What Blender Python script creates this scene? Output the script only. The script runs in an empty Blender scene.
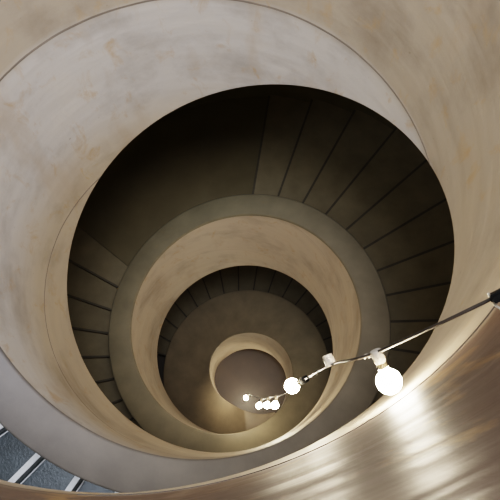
import bpy, bmesh, math, random
from mathutils import Vector, Matrix
random.seed(7)
S = 1.66                      # metres: radius of the open well
PITCH = 3.570                 # (in well radii) drop per turn, descending anticlockwise
D_TOP, D_BOT = 4.952, 6.563   # depth of parapet top / bottom at t = 0 (theta 90 degrees)
W_COP = 0.203                 # coping width
R_WALL = 2.72                 # stair shaft wall
HH = 0.80                     # parapet top above treads
Z0 = 10.4                     # camera height over the ground floor, in radii
C = bpy.context.scene.collection
PI = math.pi

# ------------------------------------------------------------------ helpers
TAB = [(-9, 1), (.16, 1), (.22, .985), (.27, .965), (.32, .935), (.38, .905), (.458, .868), (.53, .828), (.59, .79),
       (.66, .765), (.725, .735), (.786, .70), (.86, .63), (.95, .562), (1.05, .54), (1.12, .53), (1.2, .49),
       (1.317, .41), (1.43, .37), (1.50, .40), (1.57, .52), (1.63, .70), (1.7, .9)]
def r_in(t):
    def lin(t):
        for (a, x), (b, y) in zip(TAB, TAB[1:]):
            if a <= t <= b:
                return x + (y - x) * (t - a) / (b - a)
        return TAB[-1][1]
    if t < .1: return 1.0
    return sum(lin(t + .05 * k) for k in (-1, -.5, 0, .5, 1)) / 5
def d_top(t): return min(D_TOP + PITCH * t, Z0 - .04)
def d_bot(t): return min(max(D_BOT + PITCH * t, 1.235), Z0 - .001)   # level under the top landing, meets the ground floor
def th(t): return PI / 2 + 2 * PI * t
def pt(r, ang, d): return Vector((r * math.cos(ang) * S, r * math.sin(ang) * S, (Z0 - d) * S))
def dz(z_rel): return z_rel + Z0 * S      # metres relative to camera height -> world

def obj(name, bm, mat, parent=None, smooth=None):
    me = bpy.data.meshes.new(name)
    bmesh.ops.recalc_face_normals(bm, faces=bm.faces[:])
    if smooth is not None:
        for f in bm.faces: f.smooth = True
        for e in bm.edges:
            if len(e.link_faces) != 2 or e.calc_face_angle(0) > math.radians(smooth):
                e.smooth = False
    bm.to_mesh(me); bm.free()
    me.materials.append(mat)
    o = bpy.data.objects.new(name, me); C.objects.link(o)
    if parent: o.parent = parent
    return o
def empty(name, loc, label, cat, group=None):
    o = bpy.data.objects.new(name, None); C.objects.link(o); o.location = loc
    o.empty_display_size = .1
    o['label'] = label; o['category'] = cat
    if group: o['group'] = group
    return o
def sweep(profile, t0, t1, n, cap=True):
    """profile(t) -> closed ring of Vectors; swept along the helix."""
    bm = bmesh.new(); rings = []
    for i in range(n + 1):
        t = t0 + (t1 - t0) * i / n
        rings.append([bm.verts.new(p) for p in profile(t)])
    m = len(rings[0])
    for a, b in zip(rings, rings[1:]):
        for j in range(m):
            bm.faces.new((a[j], a[(j + 1) % m], b[(j + 1) % m], b[j]))
    if cap:
        bm.faces.new(rings[0]); bm.faces.new(rings[-1])
    return bm
def lathe(prof, seg=24, axis=None, loc=Vector((0, 0, 0))):
    """prof: (r, h) list from bottom to top, revolved about local +Z mapped to axis."""
    bm = bmesh.new(); rings = []
    for r, h in prof:
        if r < 1e-6: rings.append([bm.verts.new((0, 0, h))])
        else: rings.append([bm.verts.new((r * math.cos(2 * PI * k / seg), r * math.sin(2 * PI * k / seg), h)) for k in range(seg)])
    for a, b in zip(rings, rings[1:]):
        for k in range(seg):
            k2 = (k + 1) % seg
            if len(a) == 1 and len(b) == 1: continue
            if len(a) == 1: bm.faces.new((a[0], b[k], b[k2]))
            elif len(b) == 1: bm.faces.new((a[k], a[k2], b[0]))
            else: bm.faces.new((a[k], a[k2], b[k2], b[k]))
    if len(rings[0]) > 1: bm.faces.new(rings[0])
    if len(rings[-1]) > 1: bm.faces.new(rings[-1])
    if axis is not None:
        q = Vector((0, 0, 1)).rotation_difference(axis.normalized()).to_matrix().to_4x4()
        bmesh.ops.transform(bm, matrix=Matrix.Translation(loc) @ q, verts=bm.verts[:])
    return bm
def tube(points, r, seg=8, sub=8):
    P = [Vector(p) for p in points]; Q = []
    for i in range(len(P) - 1):
        p0 = P[max(i - 1, 0)]; p1 = P[i]; p2 = P[i + 1]; p3 = P[min(i + 2, len(P) - 1)]
        for k in range(sub):
            u = k / sub
            Q.append(.5 * (2 * p1 + (p2 - p0) * u + (2 * p0 - 5 * p1 + 4 * p2 - p3) * u * u + (3 * p1 - p0 - 3 * p2 + p3) * u ** 3))
    Q.append(P[-1])
    bm = bmesh.new(); rings = []; nrm = None
    for i, p in enumerate(Q):
        tg = (Q[min(i + 1, len(Q) - 1)] - Q[max(i - 1, 0)]).normalized()
        if nrm is None: nrm = tg.orthogonal().normalized()
        nrm = (nrm - tg * nrm.dot(tg)).normalized(); b = tg.cross(nrm)
        rings.append([bm.verts.new(p + r * (math.cos(2 * PI * k / seg) * nrm + math.sin(2 * PI * k / seg) * b)) for k in range(seg)])
    for a, b in zip(rings, rings[1:]):
        for k in range(seg): bm.faces.new((a[k], a[(k + 1) % seg], b[(k + 1) % seg], b[k]))
    bm.faces.new(rings[0]); bm.faces.new(rings[-1])
    return bm

# ------------------------------------------------------------------ materials
def base(name, rough=.6, col=(.5, .5, .5), metal=0.0):
    m = bpy.data.materials.new(name); m.use_nodes = True
    nt = m.node_tree; b = nt.nodes['Principled BSDF']
    b.inputs['Base Color'].default_value = (*col, 1); b.inputs['Roughness'].default_value = rough
    b.inputs['Metallic'].default_value = metal
    return m, nt, b
def node(nt, typ, **kw):
    n = nt.nodes.new(typ)
    for k, v in kw.items(): setattr(n, k, v)
    return n
def noise(nt, scale, detail=6, rough=.6, stretch=(1, 1, 1), dist=0.0):
    tc = node(nt, 'ShaderNodeNewGeometry'); mp = node(nt, 'ShaderNodeMapping')
    mp.inputs['Scale'].default_value = stretch
    nt.links.new(tc.outputs['Position'], mp.inputs['Vector'])
    n = node(nt, 'ShaderNodeTexNoise')
    n.inputs['Scale'].default_value = scale; n.inputs['Detail'].default_value = detail
    n.inputs['Roughness'].default_value = rough; n.inputs['Distortion'].default_value = dist
    nt.links.new(mp.outputs['Vector'], n.inputs['Vector'])
    return n.outputs['Fac']
def ramp(nt, fac, stops, interp='LINEAR'):
    r = node(nt, 'ShaderNodeValToRGB'); cr = r.color_ramp; cr.interpolation = interp
    while len(cr.elements) < len(stops): cr.elements.new(.5)
    for e, (p, c) in zip(cr.elements, stops):
        e.position = p; e.color = (*c, 1) if len(c) == 3 else c
    nt.links.new(fac, r.inputs['Fac']); return r.outputs['Color']
def mix(nt, fac, a, b, mode='MIX'):
    n = node(nt, 'ShaderNodeMix', data_type='RGBA', blend_type=mode)
    for s, v in ((n.inputs[0], fac), (n.inputs[6], a), (n.inputs[7], b)):
        if hasattr(v, 'is_output'): nt.links.new(v, s)
        elif isinstance(v, tuple): s.default_value = (*v, 1)
        else: s.default_value = v
    return n.outputs[2]
def math_(nt, op, a, b=0.0, c=0.0):
    n = node(nt, 'ShaderNodeMath', operation=op)
    for s, v in zip(n.inputs, (a, b, c)):
        if hasattr(v, 'is_output'): nt.links.new(v, s)
        else: s.default_value = v
    return n.outputs[0]
def bump(nt, b, h, strength, dist=.02):
    n = node(nt, 'ShaderNodeBump'); n.inputs['Strength'].default_value = strength; n.inputs['Distance'].default_value = dist
    nt.links.new(h, n.inputs['Height']); nt.links.new(n.outputs['Normal'], b.inputs['Normal'])

JOINTS = (1.17, 2.18, 3.44, 4.66, 5.9, 7.1, 8.3, 9.5)      # pour joints: level rings round the shell
def shell_mat():
    m, nt, b = base('board_cast_concrete', .5); b.inputs['Specular IOR Level'].default_value = .10
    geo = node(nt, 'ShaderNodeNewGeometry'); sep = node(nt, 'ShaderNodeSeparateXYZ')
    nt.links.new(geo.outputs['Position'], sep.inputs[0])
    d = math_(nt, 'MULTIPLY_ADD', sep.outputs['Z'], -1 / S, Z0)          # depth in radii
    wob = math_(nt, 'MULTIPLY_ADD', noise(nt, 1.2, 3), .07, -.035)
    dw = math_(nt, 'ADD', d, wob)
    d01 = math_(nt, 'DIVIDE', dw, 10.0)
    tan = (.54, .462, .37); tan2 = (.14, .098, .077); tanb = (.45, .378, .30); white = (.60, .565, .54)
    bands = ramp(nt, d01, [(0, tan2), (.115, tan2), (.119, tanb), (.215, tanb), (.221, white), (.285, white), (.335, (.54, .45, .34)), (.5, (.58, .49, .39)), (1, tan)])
    mott = ramp(nt, noise(nt, 1.3, 8, .62), [(.32, (.72, .70, .68)), (.5, (1, 1, 1)), (.72, (1.06, 1.04, 1.0))])
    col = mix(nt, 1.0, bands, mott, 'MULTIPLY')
    streak = ramp(nt, noise(nt, 1.2, 4, .5, (1, 1, 5)), [(.35, (.90, .89, .88)), (.55, (1, 1, 1))])
    col = mix(nt, .45, col, mix(nt, 1.0, col, streak, 'MULTIPLY'))
    drip = ramp(nt, noise(nt, 3.2, 4, .5, (1, 1, .25)), [(.58, (0, 0, 0)), (.72, (1, 1, 1))])
    col = mix(nt, math_(nt, 'MULTIPLY', drip, .5), col, (.46, .36, .27))
    stain = ramp(nt, noise(nt, 5.5, 5, .65, (1, 1, .55), .6), [(.57, (0, 0, 0)), (.72, (1, 1, 1))])
    col = mix(nt, math_(nt, 'MULTIPLY', stain, .6), col, (.47, .29, .13))
    spot = ramp(nt, noise(nt, 14, 2), [(.74, (0, 0, 0)), (.78, (1, 1, 1))])
    col = mix(nt, math_(nt, 'MULTIPLY', spot, .5), col, (.22, .17, .12))
    jn = None                                                           # dark joint lines
    for j in JOINTS:
        k = math_(nt, 'LESS_THAN', math_(nt, 'ABSOLUTE', math_(nt, 'SUBTRACT', math_(nt, 'MULTIPLY_ADD', wob, .35, d), j)), .0075 if j < 2 else .0065)
        k = math_(nt, 'MULTIPLY', k, (.85 if j < 2 else .7 if j < 4 else .15))
        jn = k if jn is None else math_(nt, 'MAXIMUM', jn, k)
    col = mix(nt, jn, col, (.10, .075, .055))
    nt.links.new(col, b.inputs['Base Color'])
    rr = ramp(nt, noise(nt, 1.4, 5, .6, (1, 1, 7)), [(.35, (.40,) * 3), (.65, (.58,) * 3)])
    nt.links.new(rr, b.inputs['Roughness'])
    h1 = noise(nt, 1.3, 3, .5, (1, 1, 5)); h2 = noise(nt, 22, 4)
    h = math_(nt, 'ADD', math_(nt, 'MULTIPLY', h1, 1.0), math_(nt, 'MULTIPLY', h2, .12))
    h = math_(nt, 'SUBTRACT', h, math_(nt, 'MULTIPLY', jn, .5))
    bump(nt, b, h, .30, .02)
    return m
def mottled(name, c1, c2, scale, rough, bs=.2, spec=.5):
    m, nt, b = base(name, rough)
    f = noise(nt, scale, 7, .6)
    nt.links.new(ramp(nt, f, [(.3, c1), (.7, c2)]), b.inputs['Base Color'])
    b.inputs['Specular IOR Level'].default_value = spec
    bump(nt, b, noise(nt, scale * 8, 4), bs, .01)
    return m
M_SHELL = shell_mat()
def coping_mat():
    m, nt, b = base('coping_concrete_painted_light', .5)
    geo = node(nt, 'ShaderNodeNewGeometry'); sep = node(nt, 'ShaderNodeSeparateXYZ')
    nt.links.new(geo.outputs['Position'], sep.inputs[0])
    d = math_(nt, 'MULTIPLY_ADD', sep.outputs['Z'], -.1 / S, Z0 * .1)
    col = ramp(nt, d, [(.26, (.142, .132, .132)), (.325, (.175, .152, .125)), (.40, (.205, .170, .118)), (.50, (.165, .142, .088)), (.60, (.185, .155, .098)), (.78, (.225, .188, .125)), (1, (.225, .175, .115))])  # cool daylight and warm bulb light painted into the coping by depth
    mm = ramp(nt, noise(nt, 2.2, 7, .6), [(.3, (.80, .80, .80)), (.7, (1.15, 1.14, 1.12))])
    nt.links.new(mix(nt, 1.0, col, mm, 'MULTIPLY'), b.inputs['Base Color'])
    bump(nt, b, noise(nt, 20, 4), .15, .01)
    return m
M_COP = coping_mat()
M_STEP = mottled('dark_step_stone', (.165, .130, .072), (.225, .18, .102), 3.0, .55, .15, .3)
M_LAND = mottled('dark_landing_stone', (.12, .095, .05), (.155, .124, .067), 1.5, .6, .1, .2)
M_EDGE_SHADE = mottled('tread_edge_shade', (.075, .061, .040), (.10, .083, .056), 6, .6, .1, .2)  # dark colour standing in for the shade line between lower treads
M_SLATE = mottled('blue_slate_step', (.018, .026, .032), (.055, .073, .085), 5.0, .3, .3)
M_WALL = mottled('dark_shaft_wall', (.14, .115, .06), (.18, .15, .08), 1.5, .8, .1, .2)
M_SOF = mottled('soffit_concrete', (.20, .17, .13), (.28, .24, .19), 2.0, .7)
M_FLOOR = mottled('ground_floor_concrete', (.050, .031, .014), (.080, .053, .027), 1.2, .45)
M_NOSE = mottled('white_nosing', (.80, .82, .86), (.92, .93, .95), 20, .35)
M_SEAL = mottled('joint_seal_dark', (.045, .035, .027), (.07, .055, .042), 12, .7)
M_SEAL2 = mottled('joint_seal_faded', (.10, .078, .06), (.26, .21, .17), 2.5, .7)
M_BLACK = mottled('black_rubber', (.004, .004, .004), (.007, .007, .007), 30, .6, .1, .15)
M_CORD = mottled('dark_cord', (.022, .018, .015), (.036, .029, .024), 30, .4)
M_WHITE = mottled('white_plastic', (.38, .35, .29), (.46, .42, .36), 20, .35)
M_DIM = mottled('brown_lamp_holder', (.16, .125, .085), (.22, .175, .12), 20, .5)
M_BRASS, _, _ = base('lamp_cap_metal', .3, (.55, .47, .34), 1.0)
def emit(name, col, s):
    m, nt, b = base(name, .2, (.9, .85, .75))
    b.inputs['Emission Color'].default_value = (*col, 1); b.inputs['Emission Strength'].default_value = s
    return m
WARM = (1.0, .84, .59)
M_LIT = emit('lit_glass', WARM, 150)

# ------------------------------------------------------------------ staircase
stair = empty('spiral_staircase', (0, 0, 0), 'pale concrete spiral staircase with solid curved parapet winding down round an open well', 'staircase')
T0, T1 = -1.64, 1.64
CT = .035                                             # coping thickness
def prof_parapet(t):
    a = th(t); ri = r_in(t); ro = 1 + W_COP; dt = d_top(t) + CT; db = d_bot(t)
    L = [pt(ro, a, dt), pt(ri, a, dt)]
    n = 10
    L += [pt(ri, a, dt + (db - dt) * k / n) for k in range(1, n)]
    L += [pt(ri, a, db - .012), pt(ri + .010, a, db), pt(ro, a, db)]
    return L
def prof_coping(t):
    a = th(t); ri = r_in(t); ro = 1 + W_COP; d = d_top(t); e = .012
    return [pt(ri, a, d + CT), pt(ri, a, d + e), pt(ri + e * .35, a, d + e * .35), pt(ri + e, a, d), pt(ro - e, a, d),
            pt(ro, a, d + e), pt(ro, a, d + CT)]
for a, b in ((T0, -.505), (-.505, .52), (.52, T1)):
    n = int((b - a) * 150)
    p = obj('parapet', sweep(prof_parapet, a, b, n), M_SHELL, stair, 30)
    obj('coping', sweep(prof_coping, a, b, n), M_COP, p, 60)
for j, hw in ((1.17, .0034), (2.18, .0016), (3.44, .0009)):          # sealed pour joints, level round the well
    a, b = max(T0, (j + .01 - D_BOT) / PITCH), (j - CT - .01 - D_TOP) / PITCH
    if j > 3: b = -.66
    obj('joint_seal', sweep(lambda t: [pt(.9985, th(t), j - hw), pt(1.01, th(t), j - hw), pt(1.01, th(t), j + hw), pt(.9985, th(t), j + hw)], a, b, 80), M_SEAL if j < 2 else M_SEAL2, stair, 40)
TS0 = -1.47
def prof_soffit(t):
    a = th(t); d = d_top(t) + HH + .26
    return [pt(1 + W_COP - .01, a, d), pt(R_WALL, a, d), pt(R_WALL, a, d + .28), pt(1 + W_COP - .01, a, d + .28)]
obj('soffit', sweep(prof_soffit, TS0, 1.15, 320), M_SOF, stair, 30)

STEP = 10.0; STEP_AT = 1.2; RISE = PITCH * STEP / 360
def step_bm():
    bm = bmesh.new(); ri, ro = 1 + W_COP - .012, R_WALL
    a0, a1 = math.radians(-.6), math.radians(STEP); n = 4
    h = .30
    top = []; bot = []
    for r in (ri, ro):
        top.append([bm.verts.new((r * S * math.cos(a0 + (a1 - a0) * k / n), r * S * math.sin(a0 + (a1 - a0) * k / n), 0)) for k in range(n + 1)])
        bot.append([bm.verts.new((r * S * math.cos(a0 + (a1 - a0) * k / n), r * S * math.sin(a0 + (a1 - a0) * k / n), -h * S)) for k in range(n + 1)])
    for k in range(n):
        bm.faces.new((top[0][k], top[0][k + 1], top[1][k + 1], top[1][k])); bm.faces.new((bot[0][k], bot[1][k], bot[1][k + 1], bot[0][k + 1]))
        bm.faces.new((top[0][k], bot[0][k], bot[0][k + 1], top[0][k + 1])); bm.faces.new((top[1][k], top[1][k + 1], bot[1][k + 1], bot[1][k]))
    bm.faces.new((top[0][0], top[1][0], bot[1][0], bot[0][0])); bm.faces.new((top[0][n], bot[0][n], bot[1][n], top[1][n]))
    bmesh.ops.recalc_face_normals(bm, faces=bm.faces[:])
    ed = [e for e in bm.edges if all(abs(v.co.z) < 1e-6 and abs(math.atan2(v.co.y, v.co.x) - a1) < 1e-4 for v in e.verts)]
    bmesh.ops.bevel(bm, geom=ed, offset=.012, segments=2, affect='EDGES')
    return bm
def nosing_or_shade_bm(white=True):
    bm = bmesh.new(); ri, ro = 1 + W_COP + .002, R_WALL - .02
    al = math.radians(STEP); u = Vector((math.cos(al), math.sin(al), 0)); v = Vector((math.sin(al), -math.cos(al), 0))
    def bar(c0, c1, z0, z1):
        vs = []
        for r in (ri, ro):
            for c, z in ((c0, z0), (c1, z0), (c1, z1), (c0, z1)):
                vs.append(bm.verts.new(u * r * S + v * c + Vector((0, 0, z))))
        for q in ((0, 1, 2, 3), (7, 6, 5, 4), (0, 4, 5, 1), (1, 5, 6, 2), (2, 6, 7, 3), (3, 7, 4, 0)): bm.faces.new([vs[i] for i in q])
    if white:
        al = 0.0; u = Vector((1, 0, 0)); v = Vector((0, 1, 0)); bar(.012, .022, -.004, .003)   # pale line along the riser foot
        al = math.radians(STEP); u = Vector((math.cos(al), math.sin(al), 0)); v = Vector((math.sin(al), -math.cos(al), 0))
    bar(-.004, .050 if white else .030, -.012, .006)                     # front-edge bar: white strip, else a strip painting in edge shade
    return bm
proto = protos = None
t = TS0
first = math.floor((math.degrees(th(TS0)) - 3) / STEP) + 1
k = first
count = 0
while True:
    deg0 = STEP_AT + STEP * k
    if (deg0 + STEP / 2 - 90) / 360 < -.45: deg0 -= 4.6
    tm = (deg0 + STEP / 2 - 90) / 360
    if tm > 1.2: break
    k += 1
    if 81 <= deg0 < 141: continue                     # the smooth landing
    upper = tm < -.45
    d = d_top(tm) + HH
    if upper:
        if protos is None:
            o = obj('step', step_bm(), M_SLATE, stair); ns = obj('nosing_or_shade', nosing_or_shade_bm(), M_NOSE, o)
            ns['label'] = 'white strip on the step nose'
            protos = (o, ns)
        else:
            o = protos[0].copy(); C.objects.link(o); o.parent = stair
            ns = protos[1].copy(); C.objects.link(ns); ns.parent = o
    else:
        if proto is None:
            o = obj('step', step_bm(), M_STEP, stair); ns = obj('nosing_or_shade', nosing_or_shade_bm(False), M_EDGE_SHADE, o)
            ns['label'] = 'painted shade line along the front edge of the tread'
            proto = (o, ns)
        else:
            o = proto[0].copy(); C.objects.link(o); o.parent = stair
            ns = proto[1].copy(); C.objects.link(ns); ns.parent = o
    o.location = (0, 0, (Z0 - d) * S); o.rotation_euler = (0, 0, math.radians(deg0))
    count += 1
def prof_land(t):
    a = th(t); d = d_top(t) + HH - .0
    return [pt(1 + W_COP - .012, a, d), pt(R_WALL, a, d), pt(R_WALL, a, d + .28), pt(1 + W_COP - .012, a, d + .28)]
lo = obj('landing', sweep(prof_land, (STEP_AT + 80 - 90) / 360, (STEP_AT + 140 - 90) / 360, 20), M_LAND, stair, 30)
lo['label'] = 'smooth dark landing between two runs of steps'

# ------------------------------------------------------------------ shaft wall and ground floor (setting)
def ring_wall(ri, ro, z0, z1, seg=96):
    bm = bmesh.new(); V = []
    for s in range(seg):
        a = 2 * PI * s / seg
        V.append([bm.verts.new((r * S * math.cos(a), r * S * math.sin(a), z)) for r, z in ((ri, z0), (ro, z0), (ro, z1), (ri, z1))])
    for s in range(seg):
        a, b = V[s], V[(s + 1) % seg]
        for j in range(4): bm.faces.new((a[j], a[(j + 1) % 4], b[(j + 1) % 4], b[j]))
    return bm
w = obj('wall_outer', ring_wall(R_WALL, R_WALL + .15, 0, (Z0 + 1.7) * S), M_WALL, None, 30); w['kind'] = 'structure'
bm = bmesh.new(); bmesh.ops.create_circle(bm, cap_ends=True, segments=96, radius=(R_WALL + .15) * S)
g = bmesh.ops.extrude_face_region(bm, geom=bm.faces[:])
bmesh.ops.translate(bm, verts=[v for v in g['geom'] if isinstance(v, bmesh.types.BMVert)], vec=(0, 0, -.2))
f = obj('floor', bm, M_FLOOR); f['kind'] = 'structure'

# ------------------------------------------------------------------ string of lamps
def V(x, y, z): return Vector((x, y, dz(z)))
BR = .046
def lamp(bulb, dirn, label, r, holder, lit=1.0, tilt=0):
    """bulb: centre of the globe, dirn: unit-ish vector from the globe to its socket; returns the socket end."""
    bulb = V(*bulb); u = Vector(dirn).normalized(); k = r / .042
    L = r + .058 * k; sock = bulb + u * L; ax = -u
    o = empty('light_bulb', sock, label, 'light bulb', 'lit bulbs on the cord down the well')
    def loc(bm): bmesh.ops.translate(bm, verts=bm.verts[:], vec=-sock); return bm
    obj('socket', loc(lathe([(.010 * k, -.014 * k), (.018 * k, -.012 * k), (.0195 * k, .0), (.0195 * k, .028 * k), (.018 * k, .031 * k)], 20, ax, sock)), holder, o, 40)
    obj('cap', loc(lathe([(.0155 * k, .031 * k), (.0165 * k, .035 * k), (.0155 * k, .039 * k), (.0165 * k, .043 * k), (.0155 * k, .047 * k), (.0165 * k, .051 * k)], 20, ax, sock)), M_BRASS, o, 40)
    pr = [(.016 * k, .050 * k)]; n = 16; a0 = math.asin(.42)
    for i in range(n + 1):
        a = a0 + (PI - a0) * i / n
        pr.append((r * math.sin(a) if i < n else 0, L - r * math.cos(a)))
    obj('glass_globe', loc(lathe(pr, 24, ax, sock)), M_LIT, o, 60)
    return sock
CAM = Vector((.28536 * S, -.90041 * S, 0))
def deeper(p, k):                                      # push a lamp further down the well along its sight line
    return tuple(CAM + (Vector(p) - CAM) * k)
k1 = lamp(deeper((.896, -1.318, -1.944), 1.08), (-.042, .089, .035), 'largest lit bulb, nearest the camera, hanging by the bright parapet wall', .045, M_WHITE)
k2 = lamp((.661, -1.217, -3.320), (.085, .037, .08), 'second lit bulb down the cord, beside the small inner ring of the well', .042, M_BLACK)
k3 = lamp((.658, -1.145, -6.640), (.02, .10, .02), 'right one of the three small lit bulbs side by side deep in the well', .041, M_DIM)
k4 = lamp((.600, -1.040, -8.632), (.03, .10, .02), 'middle one of the three small lit bulbs side by side deep in the well', .047, M_DIM)
k5 = lamp((.490, -.925, -10.956), (.05, .10, .02), 'left one of the three small lit bulbs side by side deep in the well', .054, M_DIM)
k6 = lamp((.155, -.455, -16.1), (.07, .08, .10), 'lowest lit bulb at the bottom of the well, left end of the string', .065, M_DIM)
cord = empty('power_cord', V(1.147, -1.112, -1.627), 'thin dark cord stretched from the black clamp down into the well, carrying the bulbs', 'cord')
cl = V(1.147, -1.112, -1.627)
def rel(bm): bmesh.ops.translate(bm, verts=bm.verts[:], vec=-cl); return bm
main = [V(1.160, -1.106, -1.625), V(1.02, -1.165, -1.760), k1 + Vector((0, .004, .012)), V(.814, -1.222, -2.158), V(.789, -1.191, -2.573), k2.lerp(V(.789, -1.191, -2.573), .12),
        k2, k2.lerp(k3, .5) + Vector((0, -.02, 0)), k3, k4, k5, k5.lerp(k6, .5), k6]
obj('cable', rel(tube(main, .0055, 8, 8)), M_CORD, cord, 60)
# twisted pale tail on each lamp joint
tw = []
for i in range(25):
    u = i / 24; p = k1.lerp(V(.814, -1.222, -2.158), u * .55)
    tw.append(p + Vector((math.cos(u * 20), math.sin(u * 20), 0)) * .006)
obj('wire_wrap', rel(tube(tw, .003, 6, 2)), M_WHITE, cord, 60)['label'] = 'pale wire twisted round the cord'
tw = []
for i in range(25):
    u = i / 24; p = V(.789, -1.191, -2.573).lerp(k2, .35 + u * .5)
    tw.append(p + Vector((math.cos(u * 16), math.sin(u * 16), 0)) * .006)
obj('wire_wrap', rel(tube(tw, .004, 6, 2)), M_WHITE, cord, 60)['label'] = 'pale wire twisted round the cord'

# unlit lamp holder on the cord
hs = V(.789, -1.191, -2.573)
h = empty('lamp_holder', hs, 'small white empty lamp holder on the cord between the two nearest lit bulbs', 'lamp holder')
hax = Vector((-.35, .9, .05))
obj('shell', lathe([(.020, -.005), (.024, 0), (.024, .03), (.021, .033), (.021, .045), (.017, .047), (.016, .02)], 20, hax, Vector((0, 0, .0))), M_WHITE, h, 40)
obj('contact', lathe([(.015, .02), (.015, .03), (.006, .034)], 16, hax, Vector((0, 0, 0))), M_BRASS, h, 40)

# black clamp that anchors the cord on the wall
c = empty('cable_clamp', V(1.165, -1.105, -1.62), 'black clamp holding the cord end at the wall, white wire loop below it', 'clamp')
co = c.location.copy()
def relc(bm): bmesh.ops.translate(bm, verts=bm.verts[:], vec=-co); return bm
bm = bmesh.new(); bmesh.ops.create_cube(bm, size=1)
d1 = (V(1.147, -1.112, -1.627) - V(1.25, -1.07, -1.56)).normalized()
bmesh.ops.scale(bm, vec=(.045, .036, .11), verts=bm.verts[:])
for v in bm.verts:
    if v.co.z > 0: v.co.x *= .7; v.co.y *= .75
bmesh.ops.bevel(bm, geom=bm.edges[:], offset=.007, segments=3, affect='EDGES')
q = Vector((0, 0, 1)).rotation_difference(d1).to_matrix().to_4x4()
bmesh.ops.transform(bm, matrix=Matrix.Translation(V(1.176, -1.101, -1.612) - co) @ q, verts=bm.verts[:])
obj('clamp_body', bm, M_BLACK, c, 40)
lp = [V(1.128, -1.100, -1.64), V(1.150, -1.128, -1.66), V(1.172, -1.142, -1.67), V(1.188, -1.17, -1.68), V(1.20, -1.20, -1.68)]
obj('wire_loop', relc(tube(lp, .0035, 8, 8)), M_WHITE, c, 60)['label'] = 'white wire loop'

# ------------------------------------------------------------------ light
l2 = bpy.data.lights.new('upper_step_fill', 'AREA'); l2.size = 1.6; l2.energy = 70; l2.color = (.70, .82, 1.0)  # added cool fill lamp, brightens the upper steps and their coping
l2o = bpy.data.objects.new('upper_step_fill', l2); C.objects.link(l2o); l2o.location = (-2.6, -1.9, dz(1.6))
wd = bpy.data.worlds.new('daylight'); bpy.context.scene.world = wd; wd.use_nodes = True
bg = wd.node_tree.nodes['Background']; bg.inputs[0].default_value = (1.0, .93, .84, 1); bg.inputs[1].default_value = .45
ld = bpy.data.lights.new('skylight', 'AREA'); ld.shape = 'DISK'; ld.size = 3.2; ld.energy = 470; ld.color = (.88, .91, 1.0)
lo = bpy.data.objects.new('skylight', ld); C.objects.link(lo)
lo.location = (.9, -.9, dz(4.2)); tgt = Vector((-1.2, .9, dz(-4.0)))
lo.rotation_euler = (tgt - lo.location).to_track_quat('-Z', 'Y').to_euler()

# ------------------------------------------------------------------ camera
cd = bpy.data.cameras.new('camera'); cam = bpy.data.objects.new('camera', cd); C.objects.link(cam)
M = Matrix(((0.99991, 0.00406, 0.01265), (0.0, 0.95223, -0.30539), (-0.01328, 0.30537, 0.95214)))
cam.matrix_world = Matrix.Translation((.28536 * S, -.90041 * S, Z0 * S)) @ M.to_4x4()
cd.sensor_width = 36; cd.lens = 36 * 589.09 / 500; cd.clip_start = .02; cd.clip_end = 200
sc = bpy.context.scene; sc.camera = cam
sc.view_settings.view_transform = 'Filmic'; sc.view_settings.look = 'Medium High Contrast'; sc.view_settings.exposure = 0.93
print('steps', count)
